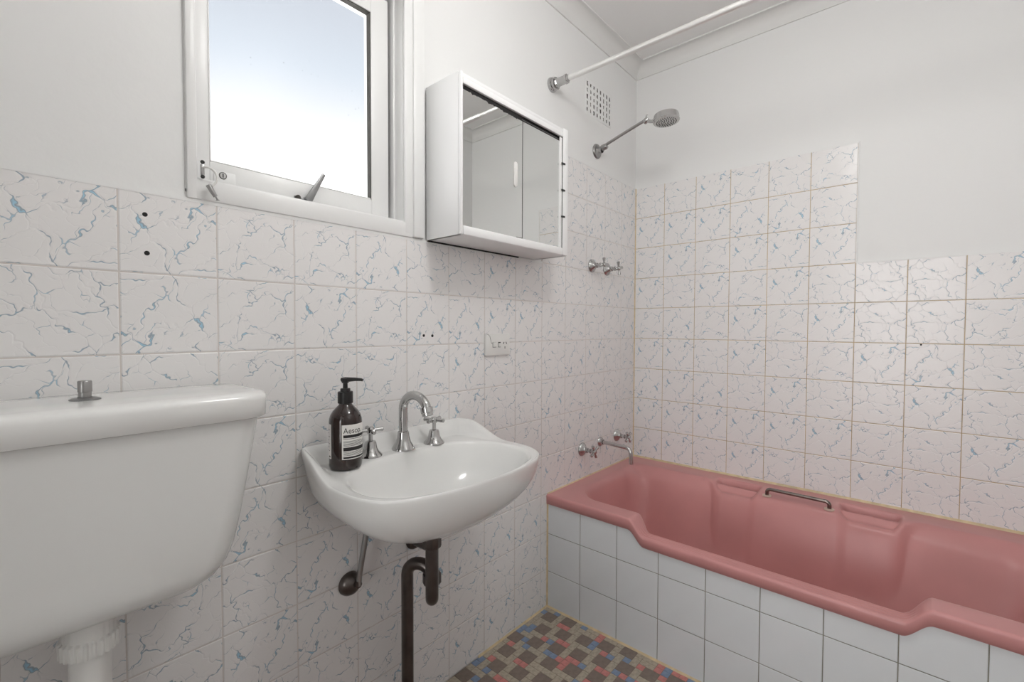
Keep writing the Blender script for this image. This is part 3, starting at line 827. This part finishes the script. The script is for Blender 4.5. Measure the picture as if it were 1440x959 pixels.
# flush pipe with ribbed nut
m = MB(); rings = []; NR = 96
for z, r, amp in ((.596, .030, 0), (.598, .036, .0014), (.622, .037, .0014), (.625, .034, 0), (.66, .033, 0)):
    rings.append([((r+amp*(1 if k % 4 < 2 else -1))*math.cos(2*PI*k/NR), (r+amp*(1 if k % 4 < 2 else -1))*math.sin(2*PI*k/NR)-.105, z-CZ) for k in range(NR)])
m.loft(rings, True, True); m.build('ribbed_nut', PLASTIC, cs, smooth=True, angle=40)
MB().tube(bend_path([(0, -.105, .66-CZ), (0, -.105, .38-CZ), (0, -.105, .30-CZ), (0, -.20, .27-CZ)], .05, 8), .0265, 28).build('flush_pipe', PLASTIC, cs, smooth=True)

tp = thing('toilet_pan', 'white toilet pan with closed plastic lid below the cistern', 'toilet', (CX, -.42, 0))
def egg(hx, y0, y1, n=48):
    out = []
    for k in range(n):
        a = 2*PI*k/n; c, s_ = math.cos(a), math.sin(a)
        cy = y0+(y1-y0)*.45
        ry = (y0-cy) if s_ > 0 else (cy-y1)
        out.append((hx*c, cy+ry*s_*(1 if s_ < 0 else .98)))
    return out
m = MB(); rings = []
for z, hx, y0, y1 in ((0, .115, -.20, -.52), (.03, .105, -.20, -.51), (.15, .10, -.20, -.53), (.26, .135, -.19, -.60), (.34, .17, -.19, -.67), (.385, .178, -.19, -.69), (.395, .172, -.195, -.685)):
    rings.append([(px, py+.42, z) for px, py in egg(hx, y0, y1)])
m.loft(rings, True, True).build('pan_body', CERAMIC, tp, smooth=True, angle=60)
for nm, z0, z1, gx in (('seat', .397, .412, 0), ('seat_lid', .414, .432, .004)):
    rings = []
    for z, d in ((z0, -.006), (z0+.003, 0), (z1-.005, 0), (z1-.001, -.008), (z1, -.03)):
        rings.append([(px, py+.42, z) for px, py in egg(.184+gx+d, -.235-d, -.70+-gx-d)])
    MB().loft(rings, True, True).build(nm, PLASTIC, tp, smooth=True, angle=60)
for sx_ in (-.07, .07):
    MB().lathe([(.012, .394), (.012, .418), (.009, .421), (0, .421)], 16).build('hinge', PLASTIC, tp, (sx_, .205, 0), smooth=True)

# ------------------------------------------------------------------ shaving cabinet
KX0, KX1, KY, KZ0, KZ1 = -1.336, -.822, -.150, 1.3725, 1.815
cb = thing('mirror_cabinet', 'white painted wall cabinet with two sliding mirror doors', 'cabinet', ((KX0+KX1)/2, 0, KZ0))
kx, ky, kz = cb.location
def kbox(name, mat, bevel, *bs, parent=None):
    m = MB()
    for x0, x1, y0, y1, z0, z1 in bs: m.box(x0-kx, x1-kx, y0, y1, z0-kz, z1-kz)
    return m.build(name, mat, parent or cb, bevel=bevel)
YF = KY+.010
kbox('side_panel', CABPAINT, .001, (KX0, KX0+.012, -.001, YF, KZ0, KZ1))
kbox('side_panel', CABPAINT, .001, (KX1-.014, KX1, -.001, YF, KZ0, KZ1))
kbox('top_panel', CABPAINT, .001, (KX0+.012, KX1-.014, -.001, YF+.004, KZ1-.016, KZ1-.002))
kbox('bottom_panel', CABPAINT, .001, (KX0+.002, KX1-.002, -.006, YF, KZ0, KZ0+.014))
kbox('back_panel', CABPAINT, 0, (KX0+.012, KX1-.014, -.0015, -.006, KZ0+.01, KZ1-.016))
FZ0, FZ1, FX0, FX1 = KZ0+.026, KZ1-.032, KX0+.0105, KX1-.030
kbox('frame_stile', CABPAINT, .003, (KX0+.0005, FX0, KY, YF, KZ0, KZ1))
kbox('frame_stile', CABPAINT, .003, (FX1, KX1, KY, YF, KZ0, KZ1))
kbox('frame_rail', CABPAINT, .006, (FX0, FX1, KY-.002, YF, KZ0-.001, FZ0))
kbox('frame_rail', CABPAINT, .002, (FX0, FX1, KY, YF, FZ1, KZ1-.015))
kbox('frame_bead', CABPAINT, .003, (FX0-.004, FX1+.02, KY+.004, YF, KZ1-.014, KZ1-.001))
kbox('bottom_gap_shade', DARK, 0, (KX0+.004, KX1-.10, -.0005, -.006, KZ0-.0035, KZ0+.001))  # dark strip painted in for the shade between cabinet bottom and wall
kbox('track', BLACK, 0, (FX0-.004, FX1+.008, -.1370, -.098, FZ1-.018, FZ1+.012))
kbox('track_rib', GREYMETAL, 0, (FX0+.25, FX1+.004, -.1385, -.1375, FZ1-.0085, FZ1-.0065))
kbox('track_rib', GREYMETAL, 0, (FX0+.25, FX1+.004, -.1385, -.1375, FZ1-.0140, FZ1-.0122))
kbox('inner_strip', CABPAINT, 0, (-.8690, -.8575, -.1475, -.1442, FZ0-.006, FZ1-.004))
kbox('inner_gap_shade', DARK, 0, (-.8575, -.8500, -.1465, -.1442, FZ0-.005, FZ1))  # dark box stands in for the shade between strip and stile
for zz in (1.690, 1.598, 1.506):
    MB().box(-.0100, .0100, -.0013, .0013, -.0030, .0030).build('rubber_stop', BLACK, cb, (-.8535-kx, -.1512, zz-kz), (0, -.06, 0))
# left door in front, right door behind; silvering worn ragged along the top of the front one
RN = random.Random(5)
xs = [FX0-.003+(FX0*0)+k*((-1.0695)-(FX0-.003))/44 for k in range(45)]
zt = []
for k, x_ in enumerate(xs):
    t = k/44
    zt.append(FZ1-.0115-.006*t-RN.random()*.0025-(.004 if k % 11 == 7 else 0))
d1 = thing  # noqa
poly = [(xs[0]-kx, FZ0-.004-kz), (xs[-1]-kx, FZ0-.004-kz)]+[(x_-kx, z_-kz) for x_, z_ in reversed(list(zip(xs, zt)))]
door_a = MB().prism(poly, 'y', -.1455, -.1425).build('mirror_door', MIRROR, cb)
kbox('worn_silvering', BLACK, 0, (xs[0], -1.0695, -.1415, -.1424, FZ1-.03, FZ1-.002), parent=cb)
kbox('door_edge', GREYDARK, 0, (-1.0700, -1.0672, -.1458, -.1415, FZ0-.004, FZ1-.016), (-1.098, -1.0672, -.1458, -.1440, FZ0-.001, FZ0+.0022), parent=door_a)
door_b = kbox('mirror_door', MIRROR, 0, (-1.095, -.8600, -.1440, -.1410, FZ0-.004, FZ1-.0165))
ph = []
for k in range(24):
    a = 2*PI*k/24; ph.append((.0085*math.cos(a), .030*(1 if math.sin(a) >= 0 else -1)+.0085*math.sin(a)))
MB().prism(ph, 'y', -.003, 0).build('finger_pull', PLASTIC, door_a, (-1.103-kx, -.1456, 1.592-kz), bevel=.0008)

# ------------------------------------------------------------------ curtain rail, vent, shower
cr = thing('shower_curtain_rail', 'white telescopic shower curtain rail spanning wall to wall over the bath', 'rail', (-.716, PAINT, 2.067))
MB().tube([(0, -.05, 0), (0, -.70, 0)], .0102, 20).build('rail_tube', plain('white_enamel_rail', (.84, .835, .82, 1), .32, .75), cr, smooth=True)
MB().tube([(0, -.695, 0), (0, -.70, 0), (0, -1.46, 0)], [.0105, .0122, .0122], 20).build('rail_tube', bpy.data.materials['white_enamel_rail'], cr, smooth=True)
for y0, s_ in ((0, -1), (YS-PAINT, 1)):
    rot = (PI/2, 0, 0) if s_ < 0 else (-PI/2, 0, 0)
    fl = MB().lathe([(.0275, 0), (.0280, .004), (.0255, .010), (.0200, .013), (.0190, .019), (.0235, .0195), (.0235, .024), (.012, .0245)], 28).build('wall_flange', CHROME, cr, (0, y0, 0), rot, smooth=True)
    MB().lathe([(.0185, .024), (.0185, .030), (.0165, .032), (.0160, .066), (.0180, .067), (.0180, .074), (.0125, .076), (.0115, .083), (.0105, .085)], 10).build('sleeve', CHROME, fl, smooth=True, angle=20)

vent = thing('air_vent', 'square painted air vent with rows of small slots high on the wall', 'vent', (-.362, PAINT, 2.122))
MB().box(-.110, .110, -.0012, 0, -.075, .075).build('vent_plate', WALLPAINT, vent, bevel=.0006)
RV = random.Random(2)
for c in range(8):
    for r in range(5):
        cxv = -.096+c*.0274; czv = .055-r*.0276
        m = MB(); hw, hh = .0052+RV.uniform(-.001, .0015), .0095+RV.uniform(-.002, .001)
        nn = 8
        pl = [(cxv+hw*(1 if math.cos(a) > 0 else -1)*RV.uniform(.35, 1.0), czv+hh*math.sin(a)*RV.uniform(.8, 1.1)) for a in [2*PI*(k+.5)/nn for k in range(nn)]]
        m.prism(pl, 'y', -.0016, -.0008).build('vent_slot', VENTGREY if RV.random() < .6 else GREYDARK, vent)  # raised dark patches give the shade inside the slots by colour

sh = thing('wall_shower', 'chrome shower head on a thin wall arm below the vent', 'shower', (-.378, PAINT, 1.913))
MB().lathe([(.031, 0), (.032, .003), (.029, .009), (.020, .013), (.014, .018), (.013, .03)], 32).build('wall_flange', SATIN, sh, (0, 0, -.006), OUT, smooth=True)
MB().lathe([(.0, .056), (.010, .055), (.013, .050), (.013, .030), (.010, .026)], 20).build('elbow_nut', SATIN, sh, (0, 0, -.002), (PI/2-.12, 0, 0), smooth=True)
MB().tube(smooth_path([(0, -.020, .004), (0, -.05, .012), (0, -.13, .036), (0, -.215, .060), (0, -.232, .064)], 5), .0062, 14).build('arm', SATIN, sh, smooth=True)
MB().lathe([(0, -.012), (.009, -.011), (.0115, -.006), (.0115, .006), (.009, .011), (0, .012)], 20).build('swivel', CHROME, sh, (0, -.236, .062), (PI/2-.5, 0, 0), smooth=True)
MB().tube([(.0, -.232, .066), (.002, -.236, .082), (.003, -.240, .088)], [.003, .003, .0022], 10).build('swivel_lever', CHROME, sh, smooth=True)
MB().tube([(0, -.240, .060), (0, -.258, .052), (0, -.275, .050)], [.0075, .0065, .0085], 14).build('neck', CHROME, sh, smooth=True)
MB().lathe([(0, .017), (.040, .017), (.047, .014), (.0490, .008), (.0500, -.008), (.0515, -.012), (.0500, -.015), (.046, -.0165), (0, -.0165)], 40).build('head', BRUSHED, sh, (0, -.322, .047), (-.06, 0, 0), smooth=True, angle=40)
NZL = MB()
for rr, cnt in ((.038, 26), (.029, 20), (.020, 14), (.010, 7)):
    for k in range(cnt):
        a = 2*PI*k/cnt; NZL.lathe([(.0016, 0), (.0012, -.0025), (0, -.0028)], 6, Matrix.Translation((rr*math.cos(a), rr*math.sin(a), -.0165)))
NZL.build('nozzles', GREYDARK, sh, (0, -.322, .047), (-.06, 0, 0), smooth=True)

def wall_tap(name, x, z, label, group, a0, scale=1., tilt=0.):
    t = thing(name, label, 'tap', (x, 0, z), OUT, group)
    f = MB().lathe([(.0285, 0), (.0295, .002), (.0285, .006), (.022, .012), (.0150, .017), (.0120, .021), (.0112, .030), (.0090, .032)], 32)
    f.build('wall_flange', CHROME, t, smooth=True)
    MB().lathe([(.0080, .030), (.0080, .040), (.0100, .041), (.0100, .047), (.0070, .048), (.0070, .058)], 18).build('spindle', CHROME, t, smooth=True)
    cross_handle(MB(), .064, .031, .0045, .0070, a0, 4, (.010, .016)).build('cross_handle', CHROME, t, smooth=True)
    return t
wall_tap('shower_tap', -.418, 1.392, 'chrome cross-handled shower tap nearer the mirror cabinet', 'shower taps', .1)
wall_tap('shower_tap', -.288, 1.389, 'chrome cross-handled shower tap nearer the corner, under the shower arm', 'shower taps', .2)
wall_tap('bath_tap', -.487, .585, 'tarnished chrome cross-handled bath tap nearer the wash basin', 'bath taps', .5)
wall_tap('bath_tap', -.178, .594, 'tarnished chrome cross-handled bath tap nearer the room corner', 'bath taps', .6)
bsp = thing('bath_spout', 'slim chrome bath spout between the two bath taps', 'spout', (-.335, 0, .592), OUT)
MB().lathe([(.020, 0), (.021, .003), (.019, .008), (.013, .012), (.0125, .018), (.0100, .019)], 28).build('wall_flange', CHROME, bsp, smooth=True)
MB().tube(bend_path([(0, 0, .010), (0, -.006, .155), (0, -.075, .160)], .026, 10), .0085, 16).build('spout_tube', CHROME, bsp, smooth=True)

# ------------------------------------------------------------------ power point
pp = thing('power_point', 'white double-switch power point with a cracked corner on the tiles', 'power outlet', (-1.033, 0, 1.058))
plate = MB().box(-.060, .060, -.0095, 0, -.0375, .0375).build('face_plate', PLASTIC, pp, bevel=.003)
def ppbox(name, mat, x0, x1, z0, z1, y0, y1, parent=pp, bevel=.0005, rot=0.):
    cx_, cz_ = (x0+x1)/2, (z0+z1)/2
    return MB().box(x0-cx_, x1-cx_, y0, y1, z0-cz_, z1-cz_).build(name, mat, parent, (cx_, 0, cz_), (0, rot, 0), bevel=bevel)
ppbox('switch_surround', GREYDARK, -.0285, -.0105, -.0095, .0085, -.0092, -.00985, bevel=0)
ppbox('switch', PLASTIC, -.0275, -.0115, -.0078, .0080, -.009, -.0125, bevel=.001)
ppbox('switch_surround', GREYDARK, -.0015, .0115, -.0095, .0085, -.0092, -.00985, bevel=0)
ppbox('switch', PLASTIC, -.0005, .0105, -.0080, .0048, -.009, -.0125, bevel=.001)
ppbox('socket_slot', DARK, .0255, .0285, .0010, .0085, -.0092, -.00985, bevel=0, rot=.5)
ppbox('socket_slot', DARK, .0395, .0425, .0010, .0085, -.0092, -.00985, bevel=0, rot=-.5)
ppbox('socket_slot', DARK, .0322, .0350, -.0150, -.0070, -.0092, -.00985, bevel=0)
MB().tube([(-.058, -.0093, .0365), (-.050, -.0098, .0345), (-.042, -.0098, .028), (-.038, -.0098, .016), (-.036, -.0098, .008), (-.030, -.0098, .002)], .0006, 5).build('crack', GREYDARK, pp)

# ------------------------------------------------------------------ ceiling lamp (room centre, above the frame)
lamp = thing('ceiling_lamp', 'round opal glass lamp on a short stem in the middle of the ceiling', 'lamp', (-1.42, -.90, ZC))
MB().lathe([(0, 0), (.05, 0), (.05, -.015), (.012, -.03), (.010, -.165), (.03, -.17), (.03, -.185), (0, -.185)], 32).build('lamp_stem', PLASTIC, lamp, smooth=True)
MB().lathe([(.03, -.176)]+[(.1*math.sin(PI*.1+k*(PI*.9)/18), -.27+.1*math.cos(PI*.1+k*(PI*.9)/18)) for k in range(19)], 32).build('opal_globe', OPAL, lamp, smooth=True)
